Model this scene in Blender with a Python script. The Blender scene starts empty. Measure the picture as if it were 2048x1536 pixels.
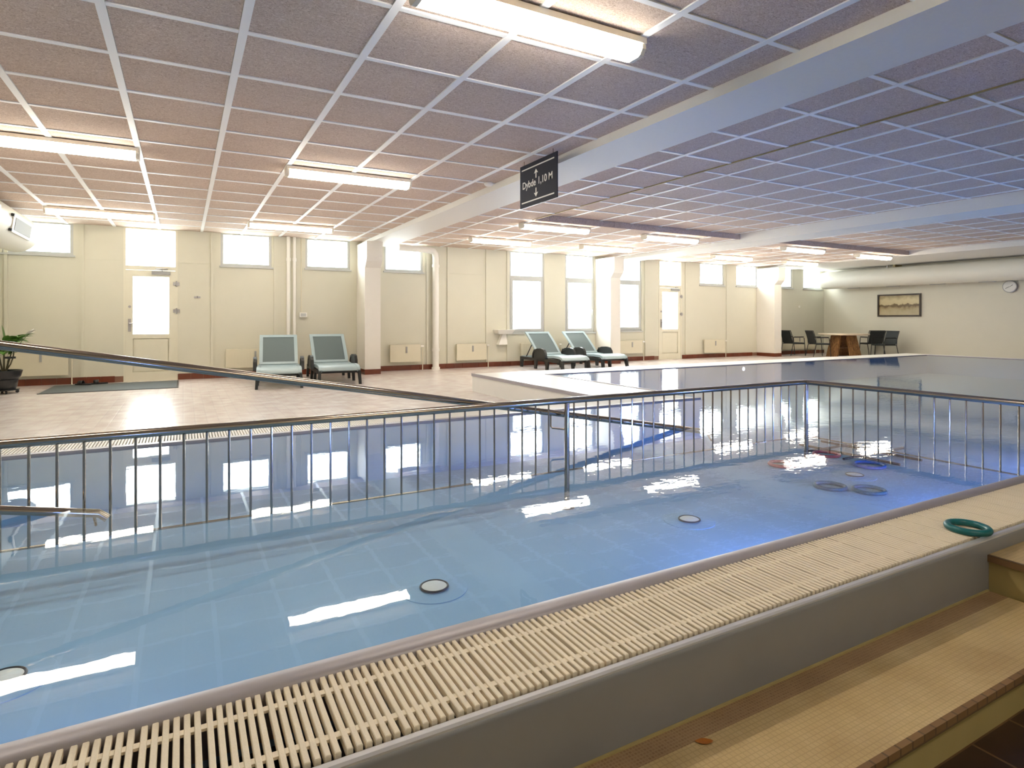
import bpy, math, random
from mathutils import Vector, Matrix
random.seed(7)
S = bpy.context.scene
COL = S.collection
R = math.radians

# ------------------------------------------------------------------ camera
T = 0.66                       # ceiling grid module
CZ = 1.6032 * T                # camera height above the far deck (z = 0)
CE = CZ + 2.4211 * T           # ceiling height
D = 18.5164 * T                # window wall
FPX, HY, YAW = 1201.93, 640.24, 28.67
cam_d = bpy.data.cameras.new('camera')
cam = bpy.data.objects.new('camera', cam_d); COL.objects.link(cam)
cam.location = (0, 0, CZ); cam.rotation_euler = (R(90), 0, R(-YAW))
cam_d.sensor_fit = 'HORIZONTAL'; cam_d.sensor_width = 36.0
cam_d.lens = 36.0 * FPX / 2048; cam_d.shift_y = -(768 - HY) / 2048
cam_d.clip_start = 0.02; cam_d.clip_end = 300
S.camera = cam

# ------------------------------------------------------------------ world, exposure
SKY = 10.0
W = bpy.data.worlds.new('overcast_sky'); S.world = W; W.use_nodes = True
bg = W.node_tree.nodes['Background']
bg.inputs[0].default_value = (0.93, 0.98, 1.0, 1); bg.inputs[1].default_value = SKY
LAMP = 13.5                    # radiance of the fluorescent diffusers
POOL_LIGHT = 13.0              # watts of each underwater light
S.view_settings.view_transform = 'Standard'; S.view_settings.look = 'None'
S.view_settings.gamma = 1.0; S.view_settings.use_curve_mapping = False
S.view_settings.exposure = 1.15
S.cycles.use_denoising = True; S.cycles.use_adaptive_sampling = True; S.cycles.adaptive_threshold = .03
S.cycles.max_bounces = 12; S.cycles.diffuse_bounces = 5; S.cycles.glossy_bounces = 5
S.cycles.transparent_max_bounces = 16; S.cycles.transmission_bounces = 6
S.cycles.caustics_reflective = False; S.cycles.caustics_refractive = False
S.cycles.sample_clamp_indirect = 6.0

# ------------------------------------------------------------------ materials
def srgb(r, g, b):
    f = lambda c: (c / 255 / 12.92) if c <= 10 else ((c / 255 + .055) / 1.055) ** 2.4
    return (f(r), f(g), f(b), 1)
def new_mat(name):
    m = bpy.data.materials.new(name); m.use_nodes = True
    nt = m.node_tree
    return m, nt, nt.nodes['Principled BSDF']
def link(nt, a, b): nt.links.new(a, b)
def pos_node(nt, scale=(1, 1, 1), loc=(0, 0, 0)):
    g = nt.nodes.new('ShaderNodeNewGeometry'); mp = nt.nodes.new('ShaderNodeMapping')
    mp.inputs['Scale'].default_value = scale; mp.inputs['Location'].default_value = loc
    link(nt, g.outputs['Position'], mp.inputs['Vector'])
    return mp.outputs['Vector']
def simple(name, col, rough=.5, metal=0.0, spec=.5, var=.06, nscale=9.0, bump=0.0):
    """plain colour with a little procedural mottling"""
    m, nt, p = new_mat(name)
    v = pos_node(nt)
    n = nt.nodes.new('ShaderNodeTexNoise'); n.inputs['Scale'].default_value = nscale; n.inputs['Detail'].default_value = 4
    link(nt, v, n.inputs['Vector'])
    mx = nt.nodes.new('ShaderNodeMix'); mx.data_type = 'RGBA'
    mx.inputs['A'].default_value = tuple(c * (1 - var) for c in col[:3]) + (1,)
    mx.inputs['B'].default_value = tuple(min(1, c * (1 + var)) for c in col[:3]) + (1,)
    link(nt, n.outputs['Fac'], mx.inputs['Factor']); link(nt, mx.outputs['Result'], p.inputs['Base Color'])
    p.inputs['Roughness'].default_value = rough; p.inputs['Metallic'].default_value = metal
    p.inputs['Specular IOR Level'].default_value = spec
    if bump:
        b = nt.nodes.new('ShaderNodeBump'); b.inputs['Strength'].default_value = bump; b.inputs['Distance'].default_value = .004
        link(nt, n.outputs['Fac'], b.inputs['Height']); link(nt, b.outputs['Normal'], p.inputs['Normal'])
    return m
def tiles(name, c1, c2, mortar, size, gap=.06, rough=.4, swizzle=None, bump=.25, spec=.5, stain=None):
    """small square tiles drawn by a brick texture"""
    m, nt, p = new_mat(name)
    v = pos_node(nt)
    if swizzle:
        sp = nt.nodes.new('ShaderNodeSeparateXYZ'); cb = nt.nodes.new('ShaderNodeCombineXYZ')
        link(nt, v, sp.inputs[0])
        for i, a in enumerate(swizzle): link(nt, sp.outputs[a], cb.inputs[i])
        v = cb.outputs[0]
    b = nt.nodes.new('ShaderNodeTexBrick'); b.offset = 0; b.squash = 1
    b.inputs['Color1'].default_value = c1; b.inputs['Color2'].default_value = c2; b.inputs['Mortar'].default_value = mortar
    b.inputs['Scale'].default_value = 1.0; b.inputs['Mortar Size'].default_value = size * gap
    b.inputs['Brick Width'].default_value = size; b.inputs['Row Height'].default_value = size
    b.inputs['Bias'].default_value = 0
    link(nt, v, b.inputs['Vector'])
    col = b.outputs['Color']
    n = nt.nodes.new('ShaderNodeTexNoise'); n.inputs['Scale'].default_value = 5; n.inputs['Detail'].default_value = 6
    link(nt, pos_node(nt), n.inputs['Vector'])
    mx = nt.nodes.new('ShaderNodeMix'); mx.data_type = 'RGBA'; mx.blend_type = 'MULTIPLY'
    rp = nt.nodes.new('ShaderNodeValToRGB')
    rp.color_ramp.elements[0].position = .3; rp.color_ramp.elements[1].position = .7
    rp.color_ramp.elements[0].color = stain or (.82, .8, .78, 1); rp.color_ramp.elements[1].color = (1, 1, 1, 1)
    link(nt, n.outputs['Fac'], rp.inputs[0])
    mx.inputs['Factor'].default_value = 1.0
    link(nt, col, mx.inputs['A']); link(nt, rp.outputs[0], mx.inputs['B'])
    link(nt, mx.outputs['Result'], p.inputs['Base Color'])
    p.inputs['Roughness'].default_value = rough; p.inputs['Specular IOR Level'].default_value = spec
    if bump:
        bp = nt.nodes.new('ShaderNodeBump'); bp.inputs['Strength'].default_value = bump; bp.inputs['Distance'].default_value = .002
        bp.invert = True
        link(nt, b.outputs['Fac'], bp.inputs['Height']); link(nt, bp.outputs['Normal'], p.inputs['Normal'])
    return m
def emit(name, col, strength):
    m, nt, p = new_mat(name)
    p.inputs['Base Color'].default_value = col; p.inputs['Emission Color'].default_value = col
    p.inputs['Emission Strength'].default_value = strength
    return m

M = {}
M['wall'] = simple('cream_paint', (.645, .625, .515, 1), .55, var=.03, nscale=3)
M['wall_white'] = simple('pale_cream_render', (.70, .67, .56, 1), .6, var=.03, nscale=3)
M['white_paint'] = simple('white_paint', (.84, .82, .76, 1), .5, var=.02)
M['frame'] = simple('window_frame_white', (.52, .53, .51, 1), .4, var=.02)
M['door'] = simple('door_cream', (.72, .69, .56, 1), .45, var=.02)
M['beam'] = simple('beam_white', (.80, .78, .73, 1), .5, var=.03, nscale=40, bump=.2)
M['column'] = simple('column_cream', (.80, .77, .70, 1), .5, var=.02)
M['bar'] = simple('ceiling_bar_white', (.92, .92, .92, 1), .4, var=.01)
M['duct'] = simple('duct_paint', (.72, .70, .62, 1), .5, var=.03, nscale=2)
M['radiator'] = simple('radiator_cream', (.70, .655, .51, 1), .45, var=.02)
M['vent_grey'] = simple('vent_grey', (.13, .125, .11, 1), .5)
M['dark'] = simple('dark_plastic', (.02, .02, .022, 1), .35, var=.2)
M['black_metal'] = simple('black_metal', (.016, .017, .018, 1), .35, var=.2)
M['mesh_black'] = simple('black_mesh_fabric', (.025, .03, .03, 1), .7, var=.3, nscale=120)
M['grey_plastic'] = simple('grey_plastic', (.35, .35, .34, 1), .4)
M['steel'] = simple('polished_steel', (.40, .335, .27, 1), .16, metal=1.0, var=.05, nscale=20)  # golden reflection of the warm lamps is put into the metal tint
M['steel_dull'] = simple('brushed_steel', (.42, .40, .40, 1), .32, metal=.85, var=.05, nscale=14)
M['panel'] = simple('grey_rim_panel', (.27, .27, .285, 1), .38, metal=.25, var=.10, nscale=6)
M['rim_lip'] = simple('rim_lip_grey', (.37, .34, .36, 1), .42, metal=.2, var=.06, nscale=8)
M['slat'] = simple('grating_slat_cream', (.80, .70, .54, 1), .55, var=.08, nscale=300, bump=.15)
M['slat_white'] = simple('grating_slat_white', (.82, .80, .74, 1), .5, var=.03)
M['channel'] = simple('channel_dark', (.035, .035, .04, 1), .5, var=.2)
M['rim_white'] = simple('rim_white_tile', (.80, .78, .73, 1), .35, var=.03, nscale=4)
M['lounger_top'] = simple('lounger_grey_blue', (.33, .42, .45, 1), .4, var=.06)
M['lounger_sling'] = simple('lounger_sling_mesh', (.10, .135, .14, 1), .6, var=.12, nscale=160)
M['lounger_black'] = simple('lounger_black', (.018, .02, .02, 1), .4, var=.2)
M['mat_grey'] = simple('door_mat_grey', (.085, .097, .097, 1), .85, var=.2, nscale=90)
M['teal'] = simple('ring_teal', (.004, .13, .14, 1), .35, var=.15)
M['ring_red'] = simple('ring_red', (.45, .03, .05, 1), .4)
M['ring_blue'] = simple('ring_blue', (.02, .12, .42, 1), .4)
M['ring_teal_dark'] = simple('ring_teal_dark', (.005, .10, .17, 1), .4)
M['navy'] = simple('sign_navy', (.008, .009, .022, 1), .6, var=.1, spec=.2)
M['sign_white'] = simple('sign_print', (.72, .70, .66, 1), .5)
M['sandal'] = simple('sandal_black', (.015, .013, .012, 1), .5)
M['leaf_green'] = simple('leaf_green', (.12, .26, .05, 1), .4, var=.4, nscale=25)
M['flower'] = simple('flower_white', (.85, .84, .78, 1), .5)
M['stem'] = simple('stem_brown', (.06, .05, .02, 1), .6)
M['autumn_leaf'] = simple('autumn_leaf_orange', (.42, .13, .015, 1), .5, var=.25, nscale=120)
M['cut_edge'] = tiles('step_edge_tile', srgb(140, 108, 70), srgb(122, 92, 58), srgb(100, 78, 52), .05, swizzle='XZY', rough=.6)
M['riser'] = simple('step_riser_yellow', (.40, .31, .13, 1), .5, var=.12, nscale=5)
M['mosaic'] = tiles('beige_mosaic', srgb(208, 184, 136), srgb(203, 178, 130), srgb(190, 166, 120), .014, .10, rough=.42, stain=(.74, .69, .60, 1))
M['mosaic_brown'] = tiles('brown_mosaic', srgb(160, 128, 94), srgb(142, 110, 78), srgb(166, 138, 104), .009, .18, rough=.45, stain=(.75, .7, .65, 1))
M['corridor'] = tiles('dark_brown_floor', srgb(58, 36, 22), srgb(50, 30, 18), srgb(112, 86, 58), .20, .02, rough=.42, stain=(.6, .5, .4, 1))
M['deck'] = tiles('terracotta_deck', (.78, .72, .70, 1), (.73, .66, .635, 1), (.70, .65, .63, 1), .11, .05, rough=.24, spec=.75, stain=(.8, .75, .72, 1))
M['grout'] = simple('skirting_grout', (.20, .10, .06, 1), .7)
M['skirting'] = simple('red_skirting_tile', (.15, .036, .016, 1), .25, var=.25, nscale=6)
M['pool_liner'] = tiles('pool_liner_blue', (.285, .46, .66, 1), (.28, .455, .655, 1), (.29, .465, .665, 1), .3, .02, rough=.6, stain=(.94, .95, .97, 1), bump=0)
M['outside'] = simple('outside_paving', (.72, .72, .70, 1), .8, var=.1, nscale=1.5)
M['table_top'] = simple('table_top_pale', (.72, .60, .44, 1), .35, var=.05)
M['lamp_housing'] = simple('lamp_housing_white', (.80, .74, .62, 1), .4)
M['diffuser'] = emit('lamp_diffuser', (1.0, .925, .79, 1), LAMP)
M['pool_lens'] = emit('pool_lamp_lens', (.7, .8, 1.0, 1), 2)
M['clock_face'] = simple('clock_face', (.75, .74, .70, 1), .4)

def wood_mat():
    m, nt, p = new_mat('oiled_wood')
    v = pos_node(nt, (14, 14, 1.2))
    n = nt.nodes.new('ShaderNodeTexNoise'); n.inputs['Scale'].default_value = 2.2; n.inputs['Detail'].default_value = 6; n.inputs['Distortion'].default_value = 1.2
    link(nt, v, n.inputs['Vector'])
    r = nt.nodes.new('ShaderNodeValToRGB')
    r.color_ramp.elements[0].color = (.10, .04, .015, 1); r.color_ramp.elements[0].position = .3
    r.color_ramp.elements[1].color = (.42, .22, .08, 1); r.color_ramp.elements[1].position = .7
    link(nt, n.outputs['Fac'], r.inputs[0]); link(nt, r.outputs[0], p.inputs['Base Color'])
    p.inputs['Roughness'].default_value = .45
    return m
M['wood'] = wood_mat()

def woodwool():
    m, nt, p = new_mat('wood_wool_panel')
    n = nt.nodes.new('ShaderNodeTexNoise'); n.inputs['Scale'].default_value = 1; n.inputs['Detail'].default_value = 5; n.inputs['Roughness'].default_value = .75; n.inputs['Distortion'].default_value = 2.5
    link(nt, pos_node(nt, (42, 70, 42)), n.inputs['Vector'])
    r = nt.nodes.new('ShaderNodeValToRGB')
    e = r.color_ramp.elements
    e[0].position = .32; e[0].color = (.34, .25, .205, 1)
    e[1].position = .64; e[1].color = (.84, .74, .66, 1)
    k = e.new(.47); k.color = (.62, .49, .405, 1)
    link(nt, n.outputs['Fac'], r.inputs[0])
    # slow change of tone from panel to panel
    w = nt.nodes.new('ShaderNodeTexNoise'); w.inputs['Scale'].default_value = 1.3; w.inputs['Detail'].default_value = 2
    link(nt, pos_node(nt), w.inputs['Vector'])
    r2 = nt.nodes.new('ShaderNodeValToRGB'); r2.color_ramp.elements[0].color = (.9, .88, .86, 1); r2.color_ramp.elements[1].color = (1.06, 1.05, 1.05, 1)
    link(nt, w.outputs['Fac'], r2.inputs[0])
    mx = nt.nodes.new('ShaderNodeMix'); mx.data_type = 'RGBA'; mx.blend_type = 'MULTIPLY'; mx.inputs['Factor'].default_value = 1
    link(nt, r.outputs[0], mx.inputs['A']); link(nt, r2.outputs[0], mx.inputs['B'])
    link(nt, mx.outputs['Result'], p.inputs['Base Color'])
    p.inputs['Roughness'].default_value = .9; p.inputs['Specular IOR Level'].default_value = .1
    b = nt.nodes.new('ShaderNodeBump'); b.inputs['Strength'].default_value = .5; b.inputs['Distance'].default_value = .006
    link(nt, n.outputs['Fac'], b.inputs['Height']); link(nt, b.outputs['Normal'], p.inputs['Normal'])
    return m
M['tile'] = woodwool()

def schlick(nt, r0, normal=None):
    """Schlick reflectance, the same from both sides of the surface"""
    lw = nt.nodes.new('ShaderNodeLayerWeight'); lw.inputs['Blend'].default_value = .5
    if normal is not None: link(nt, normal, lw.inputs['Normal'])
    p = nt.nodes.new('ShaderNodeMath'); p.operation = 'POWER'; p.inputs[1].default_value = 5
    link(nt, lw.outputs['Facing'], p.inputs[0])
    a = nt.nodes.new('ShaderNodeMath'); a.operation = 'MULTIPLY_ADD'; a.inputs[1].default_value = 1 - r0; a.inputs[2].default_value = r0
    link(nt, p.outputs[0], a.inputs[0])
    return a.outputs[0]
def glass_mat():
    m = bpy.data.materials.new('window_glass'); m.use_nodes = True; nt = m.node_tree; nt.nodes.clear()
    o = nt.nodes.new('ShaderNodeOutputMaterial'); t = nt.nodes.new('ShaderNodeBsdfTransparent'); g = nt.nodes.new('ShaderNodeBsdfGlossy')
    g.inputs['Roughness'].default_value = .02; t.inputs[0].default_value = (.96, .98, .98, 1)
    f = schlick(nt, .04)
    mx = nt.nodes.new('ShaderNodeMixShader')
    link(nt, f, mx.inputs[0]); link(nt, t.outputs[0], mx.inputs[1]); link(nt, g.outputs[0], mx.inputs[2]); link(nt, mx.outputs[0], o.inputs[0])
    return m
M['glass'] = glass_mat()

def water_mat():
    m = bpy.data.materials.new('pool_water'); m.use_nodes = True; nt = m.node_tree; nt.nodes.clear()
    o = nt.nodes.new('ShaderNodeOutputMaterial'); t = nt.nodes.new('ShaderNodeBsdfTransparent'); g = nt.nodes.new('ShaderNodeBsdfGlossy')
    g.inputs['Roughness'].default_value = .012; t.inputs[0].default_value = (.90, .97, 1.0, 1)
    n = nt.nodes.new('ShaderNodeTexNoise'); n.inputs['Scale'].default_value = 1.0; n.inputs['Detail'].default_value = 2
    link(nt, pos_node(nt, (2.6, 4.0, 1)), n.inputs['Vector'])
    n2 = nt.nodes.new('ShaderNodeTexNoise'); n2.inputs['Scale'].default_value = 1.0; n2.inputs['Detail'].default_value = 2
    link(nt, pos_node(nt, (13, 22, 1)), n2.inputs['Vector'])
    # small ripples gather in the right half of the pool
    sp = nt.nodes.new('ShaderNodeSeparateXYZ'); link(nt, pos_node(nt), sp.inputs[0])
    mr = nt.nodes.new('ShaderNodeMapRange'); mr.inputs[1].default_value = .5; mr.inputs[2].default_value = 3.5; mr.inputs[3].default_value = .012; mr.inputs[4].default_value = .09
    link(nt, sp.outputs['X'], mr.inputs[0])
    b1 = nt.nodes.new('ShaderNodeBump'); b1.inputs['Strength'].default_value = .018; b1.inputs['Distance'].default_value = .03
    link(nt, n.outputs['Fac'], b1.inputs['Height'])
    b2 = nt.nodes.new('ShaderNodeBump'); b2.inputs['Distance'].default_value = .006
    link(nt, mr.outputs[0], b2.inputs['Strength']); link(nt, n2.outputs['Fac'], b2.inputs['Height']); link(nt, b1.outputs[0], b2.inputs['Normal'])
    f = schlick(nt, .024, b2.outputs[0])
    link(nt, b2.outputs[0], g.inputs['Normal'])
    mx = nt.nodes.new('ShaderNodeMixShader')
    link(nt, f, mx.inputs[0]); link(nt, t.outputs[0], mx.inputs[1]); link(nt, g.outputs[0], mx.inputs[2]); link(nt, mx.outputs[0], o.inputs[0])
    return m
M['water'] = water_mat()

def print_mat():
    """sepia harbour view printed on the framed picture"""
    m, nt, p = new_mat('sepia_harbour_print')
    tc = nt.nodes.new('ShaderNodeTexCoord'); sp = nt.nodes.new('ShaderNodeSeparateXYZ')
    link(nt, tc.outputs['Generated'], sp.inputs[0])
    r = nt.nodes.new('ShaderNodeValToRGB'); e = r.color_ramp.elements
    e[0].position = 0; e[0].color = srgb(196, 184, 150); e[1].position = 1; e[1].color = srgb(150, 132, 96)
    for q, c in ((.30, (176, 160, 124)), (.40, (150, 130, 92)), (.45, (104, 84, 52)), (.53, (112, 92, 58)), (.57, (204, 188, 146)), (.75, (208, 194, 152))):
        k = e.new(q); k.color = srgb(*c)
    n = nt.nodes.new('ShaderNodeTexNoise'); n.inputs['Scale'].default_value = 1; n.inputs['Detail'].default_value = 5
    mp = nt.nodes.new('ShaderNodeMapping'); mp.inputs['Scale'].default_value = (1, 9, 5); link(nt, tc.outputs['Generated'], mp.inputs[0]); link(nt, mp.outputs[0], n.inputs['Vector'])
    a = nt.nodes.new('ShaderNodeMath'); a.operation = 'MULTIPLY_ADD'; a.inputs[1].default_value = .34; link(nt, n.outputs['Fac'], a.inputs[0])
    s = nt.nodes.new('ShaderNodeMath'); s.operation = 'SUBTRACT'; s.inputs[1].default_value = .17; link(nt, sp.outputs['Z'], s.inputs[0]); link(nt, s.outputs[0], a.inputs[2])
    link(nt, a.outputs[0], r.inputs[0]); link(nt, r.outputs[0], p.inputs['Base Color'])
    p.inputs['Roughness'].default_value = .3
    return m
M['print'] = print_mat()

# ------------------------------------------------------------------ mesh builder
class MB:
    def __init__(self): self.v = []; self.f = []
    def add(self, vs, fs):
        o = len(self.v); self.v += [tuple(v) for v in vs]; self.f += [tuple(i + o for i in f) for f in fs]; return self
    def box(self, x0, x1, y0, y1, z0, z1):
        return self.add([(x0, y0, z0), (x1, y0, z0), (x1, y1, z0), (x0, y1, z0), (x0, y0, z1), (x1, y0, z1), (x1, y1, z1), (x0, y1, z1)],
                        [(0, 3, 2, 1), (4, 5, 6, 7), (0, 1, 5, 4), (1, 2, 6, 5), (2, 3, 7, 6), (3, 0, 4, 7)])
    def cbox(self, x0, x1, y0, y1, z0, z1, c):
        """box with chamfered top edges"""
        b = [(x0, y0), (x1, y0), (x1, y1), (x0, y1)]; t = [(x0 + c, y0 + c), (x1 - c, y0 + c), (x1 - c, y1 - c), (x0 + c, y1 - c)]
        vs = [(x, y, z0) for x, y in b] + [(x, y, z1 - c) for x, y in b] + [(x, y, z1) for x, y in t]
        fs = [(0, 3, 2, 1), (8, 9, 10, 11)] + [(i, (i + 1) % 4, 4 + (i + 1) % 4, 4 + i) for i in range(4)] + [(4 + i, 4 + (i + 1) % 4, 8 + (i + 1) % 4, 8 + i) for i in range(4)]
        return self.add(vs, fs)
    def hexa(self, lo, hi):
        """lo, hi: four corners each (counter-clockwise from above)"""
        return self.add(list(lo) + list(hi), [(0, 3, 2, 1), (4, 5, 6, 7), (0, 1, 5, 4), (1, 2, 6, 5), (2, 3, 7, 6), (3, 0, 4, 7)])
    def tube(self, pts, r, n=10, caps=True):
        pts = [Vector(p) for p in pts]; rs = r if isinstance(r, (list, tuple)) else [r] * len(pts)
        rings = []; up = None
        for i, p in enumerate(pts):
            a = pts[max(0, i - 1)]; b = pts[min(len(pts) - 1, i + 1)]; d = (b - a).normalized()
            if up is None:
                up = Vector((0, 0, 1)) if abs(d.z) < .9 else Vector((1, 0, 0))
            x = d.cross(up).normalized(); up = x.cross(d).normalized()
            rings.append([p + (x * math.cos(2 * math.pi * k / n) + up * math.sin(2 * math.pi * k / n)) * rs[i] for k in range(n)])
        vs = [q for rg in rings for q in rg]; fs = []
        for i in range(len(pts) - 1):
            for k in range(n):
                a = i * n + k; b = i * n + (k + 1) % n; fs.append((a, b, b + n, a + n))
        if caps: fs.append(tuple(range(n - 1, -1, -1))); fs.append(tuple((len(pts) - 1) * n + k for k in range(n)))
        return self.add(vs, fs)
    def prism(self, prof, axis, a0, a1):
        """profile (list of 2-D points) extruded along axis 'x' or 'y' or 'z'"""
        n = len(prof)
        mk = {'x': lambda p, a: (a, p[0], p[1]), 'y': lambda p, a: (p[0], a, p[1]), 'z': lambda p, a: (p[0], p[1], a)}[axis]
        vs = [mk(p, a0) for p in prof] + [mk(p, a1) for p in prof]
        fs = [tuple(range(n - 1, -1, -1)), tuple(range(n, 2 * n))] + [(i, (i + 1) % n, n + (i + 1) % n, n + i) for i in range(n)]
        return self.add(vs, fs)
    def lathe(self, prof, c=(0, 0, 0), n=24):
        """profile of (radius, z) turned about the z axis at c"""
        vs = []; fs = []
        for r, z in prof:
            vs += [(c[0] + r * math.cos(2 * math.pi * k / n), c[1] + r * math.sin(2 * math.pi * k / n), c[2] + z) for k in range(n)]
        for i in range(len(prof) - 1):
            for k in range(n):
                a = i * n + k; b = i * n + (k + 1) % n; fs.append((a, b, b + n, a + n))
        fs.append(tuple(range(n - 1, -1, -1))); fs.append(tuple((len(prof) - 1) * n + k for k in range(n)))
        return self.add(vs, fs)
    def torus(self, c, R0, r, n=40, m=12, sz=1.0):
        vs = []; fs = []
        for i in range(n):
            a = 2 * math.pi * i / n
            for k in range(m):
                b = 2 * math.pi * k / m
                vs.append((c[0] + (R0 + r * math.cos(b)) * math.cos(a), c[1] + (R0 + r * math.cos(b)) * math.sin(a), c[2] + r * sz * math.sin(b)))
        for i in range(n):
            for k in range(m):
                fs.append((i * m + k, ((i + 1) % n) * m + k, ((i + 1) % n) * m + (k + 1) % m, i * m + (k + 1) % m))
        return self.add(vs, fs)
    def sheet(self, path, x0, x1, th):
        """a thick sheet following path of (y, z), spanning x0..x1"""
        lo = []; n = len(path)
        for i, (y, z) in enumerate(path):
            a = path[max(0, i - 1)]; b = path[min(n - 1, i + 1)]; d = Vector((b[0] - a[0], b[1] - a[1])).normalized()
            lo.append((y + d[1] * th, z - d[0] * th))
        return self.prism(list(path) + lo[::-1], 'x', x0, x1)
    def mesh(self, name, mat, smooth=False):
        me = bpy.data.meshes.new(name); me.from_pydata(self.v, [], self.f)
        import bmesh
        bm = bmesh.new(); bm.from_mesh(me); bmesh.ops.recalc_face_normals(bm, faces=bm.faces); bm.to_mesh(me); bm.free()
        me.materials.append(M[mat] if isinstance(mat, str) else mat)
        if smooth:
            for p in me.polygons: p.use_smooth = True
            me.set_sharp_from_angle(angle=R(38))
        me.update(); return me
    def build(self, name, mat, parent=None, smooth=False, loc=None):
        o = bpy.data.objects.new(name, self.mesh(name, mat, smooth)); COL.objects.link(o)
        if parent: o.parent = parent
        if loc: o.location = loc
        return o
def empty(name, loc=(0, 0, 0), rz=0.0):
    o = bpy.data.objects.new(name, None); COL.objects.link(o); o.location = loc; o.rotation_euler = (0, 0, R(rz)); o.empty_display_size = .1
    return o
def tag(o, label=None, cat=None, group=None, kind=None):
    if label: o['label'] = label
    if cat: o['category'] = cat
    if group: o['group'] = group
    if kind: o['kind'] = kind
    return o
def struct(o): return tag(o, kind='structure')
def copy_tree(o, parent=None):
    c = o.copy(); COL.objects.link(c); c.parent = parent
    if parent is None:
        for k in ('label', 'group'):
            if k in c: del c[k]
    for ch in list(o.children): copy_tree(ch, c)
    return c
def inst(me, name, parent, loc):
    o = bpy.data.objects.new(name, me); COL.objects.link(o); o.parent = parent; o.location = loc; return o

# ------------------------------------------------------------------ key dimensions
ZW = .255                       # water level
ZF = -.15                       # pool floor as it is seen
XL, XR, YB = -2.62, 18.19, -1.4 # room
NE = 1.44                       # near water edge
FE = 4.47                       # far water edge of the near arm
ML, MR_, MF = 4.70, 14.90, 7.50 # left, right and far water edge of the main pool
PL = -1.80                      # left end of the near arm
ZC, ZS, ZB = -.045, .07, .20    # corridor floor, step, raised landing

# ------------------------------------------------------------------ floor, walls
f = MB()
for x0, x1, y0, y1 in ((XL, 3.78, 5.1, D), (3.78, XR, 8.15, D), (15.3, XR, 1.1, 8.15), (XL, -2.1, 1.1, 5.1)):
    f.box(x0, x1, y0, y1, -.12, 0)
struct(f.build('floor', 'deck'))
struct(MB().box(XL, 2.58, YB, .84, ZC - .1, ZC).build('floor', 'corridor'))
st = struct(MB().box(XL, 2.58, .80, 1.095, ZC + .001, ZS - .022).build('step', 'riser'))
MB().box(XL, 2.58, .785, .80, ZS - .022, ZS).build('edge_strip', 'cut_edge', st)
MB().box(XL, 2.58, .80, 1.03, ZS - .022, ZS).build('tread', 'mosaic', st)
MB().box(XL, 2.58, 1.03, 1.088, ZS - .022, ZS).build('tread_border', 'mosaic_brown', st)
MB().box(XL, 2.58, 1.088, 1.095, ZS - .022, ZS + .004).build('sealant_line', 'riser', st)
ld = struct(MB().box(2.592, XR, YB, 1.095, ZC - .1, ZB - .022).build('landing', 'riser'))
MB().box(2.58, 2.592, YB, 1.095, ZB - .024, ZB).build('edge_strip', 'cut_edge', ld)
MB().box(2.592, XR, YB, 1.095, ZB - .022, ZB).build('tread', 'mosaic', ld)
struct(MB().box(XL - .2, XR + .2, YB - .2, D + .22, -.6, -.35).build('light_block_slab', 'panel'))  # unseen slab added to stop sky light leaking in from below
struct(MB().box(-20, 60, D + .25, 90, -.2, -.06).build('ground', 'outside'))

# openings in the window wall: (name, x0, x1, z0, z1)
TOP = CE - .004
WIN = [(-2.52, -1.60, 2.13), (.60, 1.47, 2.06), (2.09, 2.95, 2.07), (3.66, 4.50, 2.08)]
WIN2 = [(12.66, 13.62, 2.05), (14.12, 15.02, 2.05), (15.75, 16.62, 2.05), (17.15, 18.05, 2.05)]
TALL = [(6.62, 7.56, .76), (8.16, 9.03, .76), (9.72, 10.56, .78)]
DOORS = [(-.90, -.09), (11.15, 11.98)]
ops = [(a, b, z, TOP) for a, b, z in WIN + WIN2 + TALL] + [(a, b, 0, TOP) for a, b in DOORS]
ops.sort()
w = MB(); x = XL - .2
for a, b, z0, z1 in ops:
    w.box(x, a, D, D + .22, -.1, 2.9)
    if z0 > 0: w.box(a, b, D, D + .22, -.1, z0)
    w.box(a, b, D, D + .22, z1, 2.9); x = b
w.box(x, XR + .2, D, D + .22, -.1, 2.9)
struct(w.build('wall_far', 'wall'))
struct(MB().box(XR, XR + .2, YB, D, -.1, 2.9).build('wall_right', 'wall_white'))
struct(MB().box(XL - .2, XL, YB, D, -.1, 2.9).build('wall_left', 'wall'))
struct(MB().box(XL - .2, XR + .2, YB - .2, YB, -.1, 2.9).build('wall_back', 'wall'))

# thin posts and joint lines on the window wall
posts = [-2.47, -1.475, .46, 1.53, 4.60, 5.08, 6.02, 6.56, 10.68, 12.12, 13.72, 15.62]
for i, px in enumerate(posts):
    struct(MB().box(px - .022, px + .022, D - .028, D, .11, CE).build('trim_%d' % (i + 1), 'wall'))
k = len(posts) + 1
for a, b in ((-1.45, -.92), (-.05, .43), (1.56, 2.05), (4.63, 5.05), (5.11, 5.99), (6.05, 6.53)):
    struct(MB().box(a, b, D - .008, D, 2.078, 2.088).build('trim_%d' % k, 'wall')); k += 1

# skirting of single red tiles
sk = struct(MB().box(XL, -.90, D - .004, D, 0, .1).box(-.09, 11.15, D - .004, D, 0, .1).box(11.98, XR, D - .004, D, 0, .1).build('baseboard_far', 'grout'))
skt = MB().cbox(0, .196, -.012, 0, 0, .105, .002).mesh('tile', 'skirting')
for a, b in ((XL, -.91), (-.08, 3.05), (3.43, 9.03), (9.39, 11.14), (11.99, 14.96), (15.32, XR - .2)):
    n = int((b - a) / .2)
    for i in range(n): inst(skt, 'tile', sk, (a + i * .2, D - .005, .002))

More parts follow.
